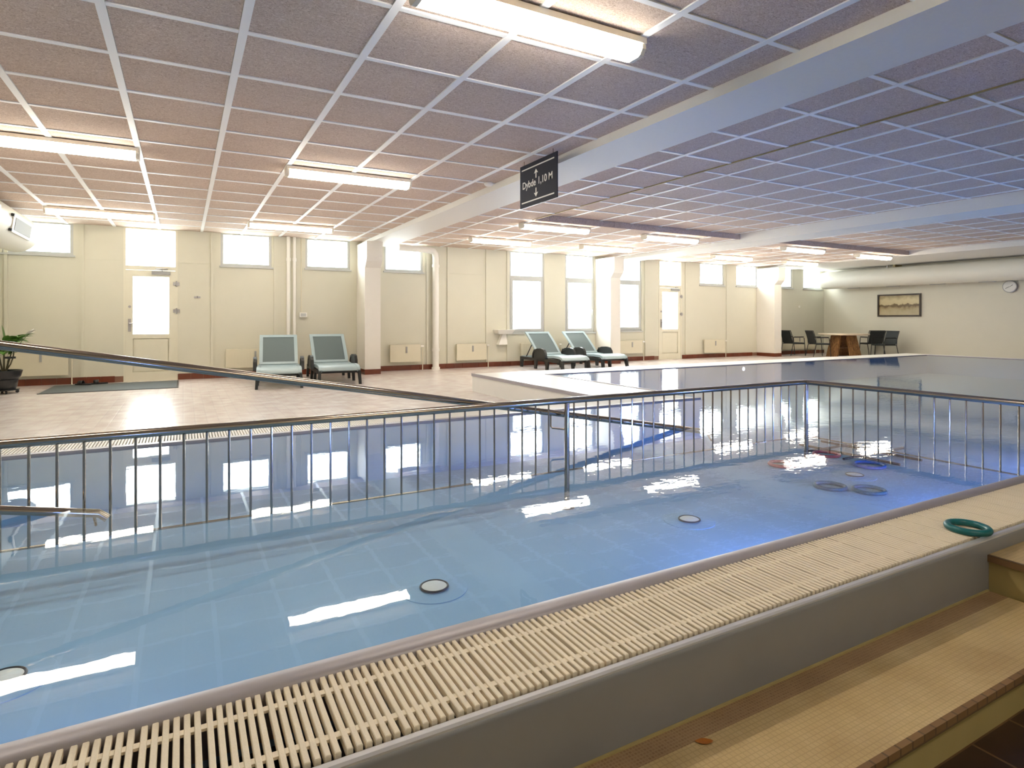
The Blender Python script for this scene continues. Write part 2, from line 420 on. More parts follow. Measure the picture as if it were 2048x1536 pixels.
# ------------------------------------------------------------------ windows and doors
def window(n, a, b, z0, sash=None, handle=False):
    fr = MB(); y0, y1, t = D + .02, D + .09, .045
    fr.box(a, a + t, y0, y1, z0, TOP).box(b - t, b, y0, y1, z0, TOP).box(a + t, b - t, y0, y1, z0, z0 + t).box(a + t, b - t, y0, y1, TOP - .02, TOP)
    if sash: fr.box(a + t, b - t, y0, y1, sash - .035, sash + .035)
    root = struct(fr.build('window_%d' % n, 'frame'))
    MB().box(a - .02, b + .03, D - .035, D + .02, z0 - .03, z0).build('window_sill', 'frame', root)
    panes = [(z0 + t, sash - .035), (sash + .035, TOP - .02)] if sash else [(z0 + t, TOP - .02)]
    for i, (p0, p1) in enumerate(panes):
        if sash and i == 0:
            s = .05; q = MB()
            q.box(a + t, a + t + s, y0 - .012, y1 - .02, p0, p1).box(b - t - s, b - t, y0 - .012, y1 - .02, p0, p1)
            q.box(a + t + s, b - t - s, y0 - .012, y1 - .02, p0, p0 + s).box(a + t + s, b - t - s, y0 - .012, y1 - .02, p1 - s, p1)
            so = q.build('sash', 'frame', root)
            MB().box(a + t + s, b - t - s, D + .055, D + .061, p0 + s, p1 - s).build('pane', 'glass', so)
            if handle:
                MB().box(b - t - s + .012, b - t - .012, y0 - .03, y0 - .012, 1.28, 1.33).tube([(b - t - s / 2, y0 - .03, 1.31), (b - t - s / 2, y0 - .055, 1.31), (b - t - s / 2, y0 - .055, 1.19)], .009, 8).build('handle', 'frame', so)
        else:
            MB().box(a + t, b - t, D + .055, D + .061, p0, p1).build('pane', 'glass', root)
    pl = bpy.data.lights.new('window_portal', 'AREA'); pl.shape = 'RECTANGLE'; pl.size = b - a; pl.size_y = TOP - z0
    pl.cycles.is_portal = True
    po = bpy.data.objects.new('window_portal', pl); COL.objects.link(po); po.parent = root
    po.location = ((a + b) / 2, D + .20, (z0 + TOP) / 2); po.rotation_euler = (R(-90), 0, 0)
    return root
n = 0
for a, b, z in WIN: n += 1; window(n, a, b, z)
for i, (a, b, z) in enumerate(TALL): n += 1; window(n, a, b, z, 2.06, i == 1)
for a, b, z in WIN2: n += 1; window(n, a, b, z)

def door(n, a, b):
    y0, y1, t = D - .01, D + .08, .035
    fr = MB().box(a, a + t, y0, y1, 0, TOP).box(b - t, b, y0, y1, 0, TOP).box(a + t, b - t, y0, y1, 1.93, 2.0).box(a + t, b - t, y0, y1, TOP - .02, TOP)
    root = struct(fr.build('door_%d' % n, 'door'))
    MB().box(a + t, b - t, D + .05, D + .056, 2.0, TOP - .02).build('pane', 'glass', root)
    l0, l1, s = a + t, b - t, .10
    lf = MB().box(l0, l0 + s, D, D + .05, .0, 1.925).box(l1 - s, l1, D, D + .05, .0, 1.925)
    lf.box(l0 + s, l1 - s, D, D + .05, 1.815, 1.925).box(l0 + s, l1 - s, D, D + .05, .74, .815).box(l0 + s, l1 - s, D, D + .05, .0, .16)
    leaf = lf.build('door_leaf', 'door', root)
    MB().box(l0 + s, l1 - s, D + .018, D + .024, .815, 1.815).build('pane', 'glass', leaf)
    MB().box(l0 + s, l1 - s, D + .030, D + .045, .16, .74).build('backing', 'door', leaf)
    MB().box(l0 + s + .014, l1 - s - .014, D + .012, D + .030, .174, .726).build('panel', 'door', leaf)
    MB().box(l0 + .03, l0 + .075, D - .008, D, .86, 1.08).tube([(l0 + .052, D - .008, 1.0), (l0 + .052, D - .05, 1.0), (l0 + .052, D - .05, 1.0), (l0 + .15, D - .05, 1.0)], .01, 8).build('handle', 'steel_dull', leaf)
    MB().tube([(l0 + .055, D, 1.29), (l0 + .055, D - .012, 1.29)], .022, 14).build('lock', 'steel_dull', leaf)
    cl = MB().box(l1 - .36, l1 - .08, D - .05, D, 1.855, 1.91).build('door_closer', 'grey_plastic', leaf)
    MB().tube([(l1 - .2, D - .03, 1.91), (l1 - .2, D - .03, 1.935), (l1 - .30, D - .12, 1.945), (l1 - .12, D - .02, 1.955)], .009, 8).build('closer_arm', 'steel_dull', cl)
    for z in (1.22, 1.70):
        MB().tube([(b - .018, D - .022, z - .05), (b - .018, D - .022, z + .05)], .012, 10).box(b - .07, b + .03, D - .016, D - .010, z - .03, z + .03).build('hinge', 'steel_dull', root)
    pl = bpy.data.lights.new('door_portal', 'AREA'); pl.shape = 'RECTANGLE'; pl.size = b - a; pl.size_y = TOP - .8; pl.cycles.is_portal = True
    po = bpy.data.objects.new('door_portal', pl); COL.objects.link(po); po.parent = root
    po.location = ((a + b) / 2, D + .20, (.8 + TOP) / 2); po.rotation_euler = (R(-90), 0, 0)
for i, (a, b) in enumerate(DOORS): door(i + 1, a, b)

# ------------------------------------------------------------------ columns with a corbel, beams
BZ = CE - .075
def column(x0, x1, label):
    yf = 11.60
    prof = [(yf, .10), (D - .003, .10), (D - .003, BZ), (yf - .14, BZ), (yf - .14, 2.28), (yf - .11, 2.20), (yf, 2.08)]
    c = MB().prism(prof, 'x', x0, x1).build('column', 'column')
    struct(c); tag(c, label, 'column')
    MB().box(x0 - .004, x1 + .004, yf - .006, D - .02, 0, .10).build('base_tiles', 'skirting', c)
column(3.09, 3.40, 'cream wall column between the pair of loungers and a radiator')
column(9.06, 9.36, 'cream wall column beside the tilted loungers and tall windows')
column(14.99, 15.29, 'cream wall column beside the table and chairs')
B1, B2, B3, RL, RY, ZR = (3.20, 3.76), (9.65, 10.30), (15.6, XR), 4.88, 8.27, 2.755
struct(MB().box(B1[0], B1[1], YB, D, BZ, 2.9).build('ceiling_beam', 'beam'))
struct(MB().box(B2[0], B2[1], YB, D, BZ, 2.9).build('ceiling_beam', 'beam'))
struct(MB().box(B3[0], B3[1], YB, D, CE - .02, 2.9).build('ceiling_beam', 'beam'))

# ------------------------------------------------------------------ ceiling: slab, wood-wool tiles, white bars
cs = MB()
bays = [(XL, B1[0], YB, D, CE), (B1[1], RL, YB, D, CE), (RL, B2[0], RY, D, CE), (B2[1], B3[0], RY, D, CE),
        (RL, B2[0], YB, RY, ZR), (B2[1], B3[0], YB, RY, ZR)]
for x0, x1, y0, y1, z in bays: cs.box(x0, x1, y0, y1, z + .022, 2.9)
ceil = struct(cs.build('ceiling', 'tile'))
GX, GY = -.5584 * T, 4.5138 * T
TW = T - .042
def grid(a, b, g0):
    i0 = math.ceil((a - g0) / T - 1e-6); out = []
    while g0 + i0 * T < b - 1e-6: out.append(g0 + i0 * T); i0 += 1
    return out
sy, cy = math.sin(R(YAW)), math.cos(R(YAW))
def seen(x, y, z):
    d = x * sy + y * cy
    if d < .3: return None
    u = 1024 + FPX * (x * cy - y * sy) / d; v = HY - FPX * (z - CZ) / d
    return d if -80 < u < 2130 and -80 < v < 1600 else None
cells = []
for x0, x1, y0, y1, z in bays:
    xs = [x0] + [g for g in grid(x0, x1, GX) if x0 + .03 < g < x1 - .03] + [x1]
    ys = [y0] + [g for g in grid(y0, y1, GY) if y0 + .03 < g < y1 - .03] + [y1]
    for i in range(len(xs) - 1):
        for j in range(len(ys) - 1):
            a = xs[i] + (.025 if i else .001); b = xs[i + 1] - (.025 if i < len(xs) - 2 else .001)
            c = ys[j] + (.025 if j else .001); d = ys[j + 1] - (.025 if j < len(ys) - 2 else .001)
            s = seen((a + b) / 2, (c + d) / 2, z)
            cells.append((s if s else 1e6, a, b, c, d, z))
    for q in xs[1:-1]:
        MB().box(q - .023, q + .023, y0, y1, z - .007, z + .022).build('ceiling_bar', 'bar', ceil)
    for q in ys[1:-1]:
        cb = MB()
        for i in range(len(xs) - 1):
            cb.box(xs[i] + (.0235 if i else 0), xs[i + 1] - (.0235 if i < len(xs) - 2 else 0), q - .018, q + .018, z - .005, z + .022)
        cb.build('cross_bar', 'bar', ceil)
cells.sort()
shared = {}
rest = MB()
for i, (s, a, b, c, d, z) in enumerate(cells):
    if i < 300 and s < 1e5:
        key = (round(b - a, 3), round(d - c, 3))
        if key not in shared: shared[key] = MB().box(-key[0] / 2, key[0] / 2, -key[1] / 2, key[1] / 2, 0, .02).mesh('tile', 'tile')
        inst(shared[key], 'tile', ceil, ((a + b) / 2, (c + d) / 2, z + random.uniform(0, .002)))
    else: rest.box(a, b, c, d, z, z + .02)
tag(rest.build('tile', 'tile', ceil), kind='stuff')
# upright panels that close the ends of the two recesses, and their long side lip
for x0, x1 in ((RL, B2[0]), (B2[1], B3[0])):
    xs = [x0] + [g for g in grid(x0, x1, GX + .3) if x0 + .1 < g < x1 - .1][::2] + [x1]
    for i in range(len(xs) - 1):
        MB().box(xs[i] + .003, xs[i + 1] - .003, RY - .018, RY, CE - .004, ZR - .002).build('end_panel', 'tile', ceil)
struct(MB().box(RL - .002, RL + .016, YB, RY - .02, CE - .01, ZR - .008).build('ceiling_lip', 'riser'))

# ------------------------------------------------------------------ ceiling lights
def lamp_proto():
    L, hw = 1.34, .085
    root = empty('ceiling_light')
    MB().prism([(-hw, 0), (hw, 0), (hw, -.034), (-hw, -.034)], 'x', -L / 2, L / 2).build('housing', 'lamp_housing', root)
    prof = [(-hw + .006, -.036), (hw - .006, -.036), (hw - .006, -.062), (hw - .026, -.090), (hw - .045, -.098), (-hw + .045, -.098), (-hw + .026, -.090), (-hw + .006, -.062)]
    MB().prism(prof, 'x', -L / 2 + .028, L / 2 - .028).build('diffuser', 'diffuser', root)
    for s in (-1, 1):
        x0, x1 = sorted((s * L / 2, s * (L / 2 - .027)))
        MB().prism(prof, 'x', x0, x1).build('end_cap', 'lamp_housing', root)
    return root
LP = [(1.62, 2.69, 'fluorescent ceiling light closest to the depth sign, over the pool railing'),
      (-1.03, 6.60, 'fluorescent ceiling light over the deck, in line with the glazed door by the plant'),
      (1.60, 6.59, 'fluorescent ceiling light over the deck before the two straight loungers'),
      (-1.04, 10.52, 'fluorescent ceiling light right above the glazed door beside the plant'),
      (1.58, 10.54, 'fluorescent ceiling light right above the two straight loungers'),
      (5.49, 10.49, 'fluorescent ceiling light above the wall stretch with the radiator pair'),
      (5.50, 8.53, 'fluorescent ceiling light at the recess corner, first one past the long white beam'),
      (8.02, 10.41, 'fluorescent ceiling light above the tilted loungers by the tall windows'),
      (8.15, 8.60, 'fluorescent ceiling light below the recess end, next to the second white beam'),
      (11.93, 10.45, 'fluorescent ceiling light above the far glazed door'),
      (12.0, 8.55, 'fluorescent ceiling light under the second recess end, above the pool edge'),
      (14.68, 10.55, 'fluorescent ceiling light between the last column and the table'),
      (14.76, 8.63, 'fluorescent ceiling light at the last recess corner, close to the round duct')]
lp = lamp_proto()
for i, (x, y, lb) in enumerate(LP):
    o = lp if i == 0 else copy_tree(lp)
    o.location = (x, y, CE - .008); tag(o, lb, 'ceiling light', 'fluorescent ceiling lights')
o = copy_tree(lp); o.location = (-1.03, 2.69, CE - .008); tag(o, 'fluorescent ceiling light over the shallow end of the ramp rail', 'ceiling light', 'fluorescent ceiling lights')
o = copy_tree(lp); o.location = (1.62, -.62, CE - .008); tag(o, 'added unseen fluorescent light brightening the tiled corridor and step', 'ceiling light', 'fluorescent ceiling lights')  # extra lamp added out of view to brighten the foreground

# ------------------------------------------------------------------ pool
b = MB()
def quad(m, *p): m.add(p, [(0, 1, 2, 3)])
pool = struct(MB().box(PL - .2, MR_ + .2, NE - .06, FE, ZF - .1, ZF).box(ML, MR_ + .2, FE, MF + .2, ZF - .1, ZF)
    .box(PL, MR_, NE - .05, NE - .012, ZF, ZW - .02)                                     # near wall
    .box(PL - .2, PL, NE - .05, FE, ZF, ZW - .02).box(PL - .2, ML, FE, FE + .06, ZF, ZW - .012)
    .box(ML - .06, ML, FE + .06, MF, ZF, ZW - .012).box(ML - .06, MR_, MF, MF + .06, ZF, ZW - .012)
    .box(MR_, MR_ + .06, NE, MF + .06, ZF, ZW - .012).build('pool_basin', 'pool_liner'))
wm = MB().add([(PL, NE, ZW), (MR_, NE, ZW), (MR_, FE, ZW), (ML, FE, ZW), (PL, FE, ZW), (MR_, MF, ZW), (ML, MF, ZW)],
              [(0, 1, 2, 3, 4), (3, 2, 5, 6)])
water = tag(wm.build('pool_water', 'water'), 'clear blue pool water filling both arms of the basin', 'water', kind='stuff')
# rims (white curbs around the far sides)
rim = struct(MB().box(PL - .3, ML - .01, FE + .36, 5.10, 0, ZW + .004).box(PL - .3, ML - .01, FE + .06, FE + .36, 0, ZW - .10)
    .box(3.78, ML - .03, 5.10, 8.15, 0, ZW + .004).box(ML - .03, 15.3, MF + .03, 8.15, 0, ZW + .004)
    .box(MR_ + .03, 15.3, 1.1, MF + .03, 0, ZW + .004).box(PL - .3, PL - .02, 1.1, FE + .06, 0, ZW + .004).build('pool_rim', 'rim_white'))
MB().box(ML - .03, ML + .004, FE + .36, MF + .03, ZW - .02, ZW + .010).box(ML - .03, MR_, MF - .004, MF + .03, ZW - .02, ZW + .010).box(MR_, MR_ + .03, NE, MF + .03, ZW - .02, ZW + .010).build('rim_edge', 'rim_lip', rim)
MB().box(3.765, 3.78, 5.10, 8.15, ZW - .03, ZW + .012).build('rim_trim', 'rim_lip', rim)
# far overflow grating of the near arm: slats too small to pick apart
g = MB(); x = PL
while x < ML - .05:
    g.box(x, x + .0115, FE + .07, FE + .35, ZW - .022, ZW); x += .018
fg = empty('overflow_grating'); tag(fg, 'white slatted overflow grating along the deck side of the pool', 'pool grating')
tag(g.build('slat', 'slat_white', fg), kind='stuff')
MB().box(PL, ML - .02, FE + .15, FE + .165, ZW - .028, ZW - .0225).box(PL, ML - .02, FE + .26, FE + .275, ZW - .028, ZW - .0225).build('cross_rod', 'slat_white', fg)
MB().box(PL, ML - .05, FE, FE + .06, ZW - .01, ZW + .012).build('rim_edge', 'rim_lip', rim)

struct(MB().box(PL, ML - .05, FE + .062, FE + .358, ZW - .098, ZW - .09).build('drain_channel', 'channel'))  # dark sheet added in the trough, deepens the shade between the slats
# near edge: rolled lip, drain channel, slatted grating and grey side panel
lip = [(NE + .012, ZW - .03), (NE + .012, ZW + .002)]
for k in range(9):
    a = R(20 + k * 20); lip.append((NE - .022 + .034 * math.cos(a), ZW + .000 + .016 * math.sin(a)))
lip += [(NE - .056, ZW - .10), (NE - .03, ZW - .10)]
nr = struct(MB().prism(lip, 'x', PL, MR_).build('pool_lip', 'rim_lip', smooth=True))
struct(MB().box(PL, MR_, 1.118, NE - .03, ZW - .14, ZW - .12).build('drain_channel', 'channel'))
pp = [(1.125, ZW - .13), (1.125, ZW - .012), (1.118, ZW - .006)]
for k in range(6):
    a = R(70 + k * 22); pp.append((1.112 + .016 * math.cos(a), ZW - .018 + .016 * math.sin(a)))
pp += [(1.094, ZW - .05), (1.0955, ZS), (1.11, ZS), (1.11, ZW - .13)]
rp_ = struct(MB().prism(pp, 'x', PL, MR_).build('rim_panel', 'panel', smooth=True))
M['lip_light'] = simple('lip_light_steel', (.62, .61, .62, 1), .3, metal=.4, var=.04)
MB().prism([(1.099, ZW - .012), (1.124, ZW - .012), (1.124, ZW - .004), (1.118, ZW - .0005), (1.106, ZW - .0005), (1.100, ZW - .004)], 'x', PL, MR_).build('lip', 'lip_light', rp_)
ng = empty('overflow_grating'); tag(ng, 'cream slatted overflow grating beside the tiled step, with the teal ring', 'pool grating')
Y0, Y1 = 1.129, NE - .052
sm = MB().cbox(-.0058, .0058, Y0, Y1, -.014, 0, .0015).box(-.004, .004, Y0 + .004, Y0 + .016, -.034, -.014).box(-.004, .004, Y0 + .016, Y1, -.024, -.014).mesh('slat', 'slat')
x = -.52; cnt = 0; rs = MB()
while x < MR_ - .02:
    if x < 4.35: inst(sm, 'slat', ng, (x, 0, ZW + .004))
    else: rs.box(x - .0058, x + .0058, Y0, Y1, ZW - .02, ZW + .004)
    cnt += 1; x += .0183 + (.0035 if cnt % 6 == 0 else 0)
tag(rs.build('slat', 'slat', ng), kind='stuff')
rod = MB()
for q in (Y0 + .055, Y1 - .055):
    MB().box(-.53, 4.35, q - .008, q + .008, ZW - .0045, ZW + .0012).build('cross_rod', 'slat', ng)

# floor inlets, game frame and rings on the pool floor
for i, (x, y, lb) in enumerate(((-.53, 2.58, 'round floor inlet with dark ring, the one near the ramp rail'), (.99, 2.54, 'round floor inlet with dark ring, second from the ramp rail'),
                   (2.67, 2.66, 'round floor inlet with dark ring before the railing post'), (4.56, 2.81, 'round floor inlet with dark ring among the diving rings'))):
    e = empty('floor_inlet', (x, y, ZF)); tag(e, lb, 'pool inlet', 'inlets in the pool floor')
    MB().lathe([(.058, 0), (.058, .012), (.050, .016)], n=32).build('cover', 'clock_face', e, True)
    MB().torus((0, 0, .012), .061, .005, 40, 8).build('ring', 'dark', e, True)
    MB().lathe([(.150, .0), (.150, .003), (.146, .004)], n=40).build('base_plate', 'pool_liner', e, True)
e = empty('game_frame', (5.36, 3.28, ZF)); tag(e, 'dark hash-shaped game frame lying on the pool floor', 'pool game')
for s in (-1, 1):
    MB().tube([(s * .165, -.46, .014), (s * .165, .46, .014)], .011, 10).build('bar', 'dark', e, True)
    MB().tube([(-.46, s * .165, .034), (.46, s * .165, .034)], .011, 10).build('bar', 'dark', e, True)
for x, y, z, m, lb, r in ((4.36, 3.30, ZF, 'ring_red', 'red diving ring lying alone on the pool floor by the railing', .10), (4.90, 3.27, ZF + .03, 'ring_red', 'red diving ring resting against the hash-shaped frame', .10),
                    (4.97, 2.94, ZF, 'ring_blue', 'blue diving ring on the pool floor beside the hash-shaped frame', .11)):
    o = MB().torus((0, 0, .013), r, .013).build('diving_ring', m, None, True, (x, y, z)); tag(o, lb, 'diving ring', 'diving rings')
for x, y in ((4.09, 2.70), (4.235, 2.505)):
    o = MB().torus((0, 0, .013), .098, .013).build('diving_ring', 'ring_teal_dark', None, True, (x, y, ZF)); tag(o, 'dark teal diving ring of the touching pair under water', 'diving ring', 'diving rings')
o = MB().torus((0, 0, .013), .064, .0125, 48, 14).build('diving_ring', 'teal', None, True, (2.61, 1.170, ZW + .004)); tag(o, 'teal diving ring lying on the cream slatted grating', 'diving ring', 'diving rings')

# underwater lights
def pool_light(x, y, ang, lb, power=POOL_LIGHT, z=.07, sc=1.0):
    e = empty('underwater_light', (x, y, z), ang); e.scale = (sc, sc, sc); tag(e, lb, 'pool light', 'underwater pool lights')
    rg = MB()
    rg.tube([(0, 0, 0), (0, -.012, 0)], .115, 28)
    rg.build('ring', 'steel_dull', e, True)
    MB().tube([(0, -.012, 0), (0, -.022, 0)], [.092, .080], 28).build('lens', 'pool_lens', e, True)
    l = bpy.data.lights.new('pool_lamp', 'AREA'); l.shape = 'DISK'; l.size = .16; l.energy = power; l.color = (.20, .36, 1.0); l.spread = R(175)
    lo = bpy.data.objects.new('pool_lamp', l); COL.objects.link(lo); lo.parent = e; lo.location = (0, -.035, 0); lo.rotation_euler = (R(-70), 0, 0)
pool_light(8.85, MF - .002, 0, 'round underwater light in the far pool wall', .3, .18, .4)
pool_light(ML + .002, 5.9, 90, 'round underwater light in the pool wall below the wide white rim', POOL_LIGHT * .9)
for x, k, w_ in ((-.4, .15, 'before the short low handrail'), (2.6, .8, 'below the teal ring on the grating'), (4.4, .8, 'by the end of the railing'),
                (6.2, 1.5, 'first one past the end of the railing'), (9.6, 1.8, 'second one past the end of the railing'), (12.8, 1.8, 'last one towards the clock wall')):
    pool_light(x, NE - .009, 180, 'round underwater light in the near pool wall, ' + w_, POOL_LIGHT * k)

# ------------------------------------------------------------------ railing in the water
RYY, RX, RZ = 3.23, 4.57, .56
rl = empty('pool_railing', (RX, RYY, 0)); tag(rl, 'steel railing with thin upright bars standing in the pool water', 'railing')
def part(mb, name, mat, parent, origin, smooth=True):
    mb.v = [(a - origin[0], b_ - origin[1], c - origin[2]) for a, b_, c in mb.v]
    return mb.build(name, mat, parent, smooth)
OR = (RX, RYY, 0)
part(MB().tube([(PL + .03, RYY, RZ - .02), (RX - .03, RYY, RZ - .02), (RX - .008, RYY - .008, RZ - .02), (RX, RYY - .03, RZ - .02), (RX, NE + .03, RZ - .02)], .0205, 14), 'top_rail', 'steel', rl, OR)
part(MB().tube([(PL + .03, RYY, .09), (RX, RYY, .09)], .006, 10), 'bottom_rail', 'steel', rl, OR)
part(MB().tube([(RX, RYY, .09), (RX, NE + .03, .09)], .006, 10), 'bottom_rail', 'steel', rl, OR)
bal = MB().tube([(0, 0, .09), (0, 0, RZ - .04)], .0058, 8).mesh('baluster', 'steel', True)
for k in range(70):
    x = 2.062 - .0966 * (k - 24) if k < 64 else 0
    x = 4.446 - .0966 * k
    if x < PL + .06: break
    if abs(x - 2.17) < .045: continue
    inst(bal, 'baluster', rl, (x - RX, 0, 0))
for k in range(18):
    y = 3.117 - .0961 * k
    if y > NE + .03: inst(bal, 'baluster', rl, (0, y - RYY, 0))
for x, y in ((RX, RYY), (2.17, RYY), (-.25 - 1.4, RYY), (RX, NE + .05)):
    p = part(MB().tube([(x, y, ZF), (x, y, RZ - .035)], .017, 12), 'post', 'steel', rl, OR)
    MB().lathe([(.05, 0), (.05, .008), (.02, .014)], (x - RX, y - RYY, ZF), 20).build('flange', 'steel', p, True)
# sloping ramp rails on both sides of it
z1 = lambda x: .245 - .1775 * (x - 3.294)
rr = empty('ramp_rail', (3.6, 3.30, 0)); tag(rr, 'long steel handrail sloping down into the water behind the railing', 'handrail')
part(MB().tube([(-1.5, 3.30, z1(-1.5)), (3.50, 3.30, z1(3.50)), (3.54, 3.30, z1(3.54) - .02)], .0205, 14), 'rail', 'steel', rr, (3.6, 3.30, 0))
part(MB().tube([(-1.48, 3.30, ZF), (-1.48, 3.30, z1(-1.48))], .017, 12), 'post', 'steel', rr, (3.6, 3.30, 0))
part(MB().tube([(3.48, 3.30, z1(3.48)), (3.48, 3.24, .15)], .006, 8), 'bracket', 'steel', rr, (3.6, 3.30, 0))
part(MB().tube([(2.09, 3.30, z1(2.09) - .015), (2.09, 3.30, .37), (2.10, 3.295, .358), (2.17, 3.25, .35)], .0055, 8), 'bracket', 'steel', rr, (3.6, 3.30, 0))
z2 = lambda x: .247 - .195 * (x + .45)
r2 = empty('ramp_rail', (0, 3.14, 0)); tag(r2, 'short low steel handrail dipping into the water before the railing', 'handrail')
part(MB().tube([(-1.5, 3.14, z2(-1.5)), (-.32, 3.14, z2(-.32)), (-.29, 3.14, z2(-.29) - .02)], .018, 14), 'rail', 'steel', r2, (0, 3.14, 0))
part(MB().tube([(-.34, 3.14, z2(-.34)), (-.34, 3.22, .15)], .006, 8), 'bracket', 'steel', r2, (0, 3.14, 0))
part(MB().tube([(-1.48, 3.14, ZF), (-1.48, 3.14, z2(-1.48))], .015, 12), 'post', 'steel', r2, (0, 3.14, 0))

# ------------------------------------------------------------------ depth sign
sg = empty('depth_sign', (3.02, 4.995, 2.19)); tag(sg, 'navy hanging depth sign reading Dybde 1,10 M with arrows', 'sign')
SW, SH = .69, .425
def sp(u, v): return (0, SW / 2 - u * SW, SH - v * SH)      # u from the left edge as read, v from the top
MB().box(-.005, .005, -SW / 2, SW / 2, 0, SH).build('board', 'navy', sg)
def flat(pts, name):
    n = len(pts); vs = [(-.0062,) + sp(*p)[1:] for p in pts] + [(-.0050,) + sp(*p)[1:] for p in pts]
    MB().add(vs, [tuple(range(n)), tuple(range(2 * n - 1, n - 1, -1))] + [(i, (i + 1) % n, n + (i + 1) % n, n + i) for i in range(n)]).build(name, 'sign_white', sg)
for v in (.10, .875): flat([(.05, v), (.93, v), (.93, v + .028), (.05, v + .028)], 'line')
for s, y0 in ((1, .19), (-1, .83)):
    flat([(.455, y0), (.51, y0 + s * .10), (.467, y0 + s * .085), (.467, y0 + s * .205), (.443, y0 + s * .205), (.443, y0 + s * .085), (.40, y0 + s * .10)], 'arrow')
for s in (-1, 1):
    MB().tube([(0, s * .27, SH), (0, s * .27, CE - 2.19)], .004, 8).build('hanger', 'steel', sg, True)
def lettering(body, u, v, size, parent, name='lettering'):
    cu = bpy.data.curves.new('text', 'FONT'); cu.body = body; cu.size = size; cu.extrude = .0006; cu.offset = .0012; cu.align_x = 'LEFT'
    to = bpy.data.objects.new('text', cu); COL.objects.link(to)
    bpy.context.view_layer.update()
    me = bpy.data.meshes.new_from_object(to.evaluated_get(bpy.context.evaluated_depsgraph_get()))
    bpy.data.objects.remove(to); me.materials.clear(); me.materials.append(M['sign_white'])
    me.transform(Matrix(((0, 0, -1, -.0057), (-1, 0, 0, sp(u, v)[1]), (0, 1, 0, sp(u, v)[2]), (0, 0, 0, 1))))
    o = bpy.data.objects.new(name, me); COL.objects.link(o); o.parent = parent
    return o
lettering('Dybde', .07, .56, .098, sg)
lettering('1,10 M', .50, .555, .098, sg)
# smoke detector by the beam
sd = MB().lathe([(.052, 0), (.055, -.018), (.04, -.036), (.015, -.042)], n=24).build('smoke_detector', 'white_paint', None, True, (3.11, 6.25, CE - .004)); tag(sd, 'small white domed detector on the ceiling beside the long beam', 'detector')

# ------------------------------------------------------------------ ducts
def duct(name, x, y0, y1, zc, r, label):
    e = empty(name, (x, y0, zc)); tag(e, label, 'air duct')
    n = 28
    pr = []
    MB().tube([(0, 0, 0), (0, y1 - y0 - .12, 0), (0, y1 - y0 - .05, 0), (0, y1 - y0, 0)], [r, r, r * .93, r * .72], n).build('tube', 'duct', e, True)
    return e
dr = duct('air_duct', 17.80, YB + .01, 12.02, 2.30, .27, 'large round duct along the wall with the clock')
for i in range(11):
    y = .9 + i * 1.15
    a = R(205); rr_ = .272
    vent = MB().box(-.012, .012, -.18, .18, -.045, .045).build('vent', 'grey_plastic', dr); vent.location = (math.cos(R(278)) * .270, y, math.sin(R(278)) * .270); vent.rotation_euler = (0, R(-98), 0)
MB().box(-.02, .32, -.03, .03, .2, .36).build('bracket', 'riser', dr).location = (0, 11.2, 0)
dl = duct('air_duct', -2.15, YB + .01, 11.30, 2.32, .27, 'large round duct above the potted plant')
for y in (8.45, 10.12):
    v = MB().box(-.020, .012, -.52, .52, -.115, .115).build('vent', 'white_paint', dl); a = -8
    v.location = (math.cos(R(a)) * .268, y - YB, math.sin(R(a)) * .268); v.rotation_euler = (0, R(-a), 0)
    MB().box(.012, .016, -.42, .46, -.08, .08).build('grille', 'vent_grey', v)
    for s in (-1, 1): MB().box(-.012, .022, -.57, -.522, s * .095 - .016, s * .095 + .016).build('latch', 'dark', v)
for y in (2, 6, 10): MB().tube([(0, y - YB, .27), (0, y - YB, CE - 2.32)], .012, 8).build('hanger', 'steel_dull', dl)
for y in (2, 6, 10): MB().tube([(0, y - YB, .27), (0, y - YB, CE - .02 - 2.30)], .012, 8).build('hanger', 'steel_dull', dr)

# ------------------------------------------------------------------ pipes, boxes and fittings on the window wall
def vpipe(x, r, z0, z1, label, elbow=False):
    e = empty('wall_pipe', (x, D - r - .03, 0)); tag(e, label, 'pipe')
    pts = [(0, 0, z0), (0, 0, z1)]
    if elbow: pts = [(0, 0, z0), (0, 0, 2.40), (-.02, -.02, 2.47), (-.09, -.08, 2.53), (-.30, -.10, 2.55), (-.86, -.10, 2.56)]
    MB().tube(pts, r, 14).build('tube', 'white_paint', e, True)
    for z in (.42, 2.22):
        MB().tube([(0, 0, z - .03), (0, 0, z + .03)], r + .012, 14).build('coupling', 'white_paint', e, True)
    MB().tube([(0, 0, z0), (0, 0, z0 + .05)], r + .02, 14).build('floor_collar', 'white_paint', e, True)
vpipe(1.765, .034, 0, CE, 'white vertical pipe, thicker of the twin pipes behind the loungers')
vpipe(1.875, .028, 0, CE, 'white vertical pipe, thinner of the twin pipes behind the loungers')
vpipe(4.76, .07, 0, CE, 'thick white drain pipe bending under the ceiling towards the column', True)
e = empty('socket_box', (2.04, D, 1.16)); tag(e, 'small cream wall box with conduit, beside the twin pipes', 'electrical box')
MB().box(-.07, .07, -.06, 0, -.045, .045).build('box', 'white_paint', e)
MB().box(-.05, .05, -.064, -.0605, -.03, .03).build('cover', 'frame', e)
MB().tube([(-.03, -.015, .045), (-.03, -.015, CE - 1.16)], .010, 8).build('conduit', 'radiator', e, True)
e = empty('coat_hook', (.22, D, 1.47)); tag(e, 'small steel hook on the wall beside the glazed door', 'hook')
MB().box(-.05, .05, -.01, 0, -.015, .015).build('plate', 'steel_dull', e)
MB().tube([(0, -.01, 0), (0, -.04, -.01), (0, -.05, .02)], .008, 8).build('peg', 'steel_dull', e, True)
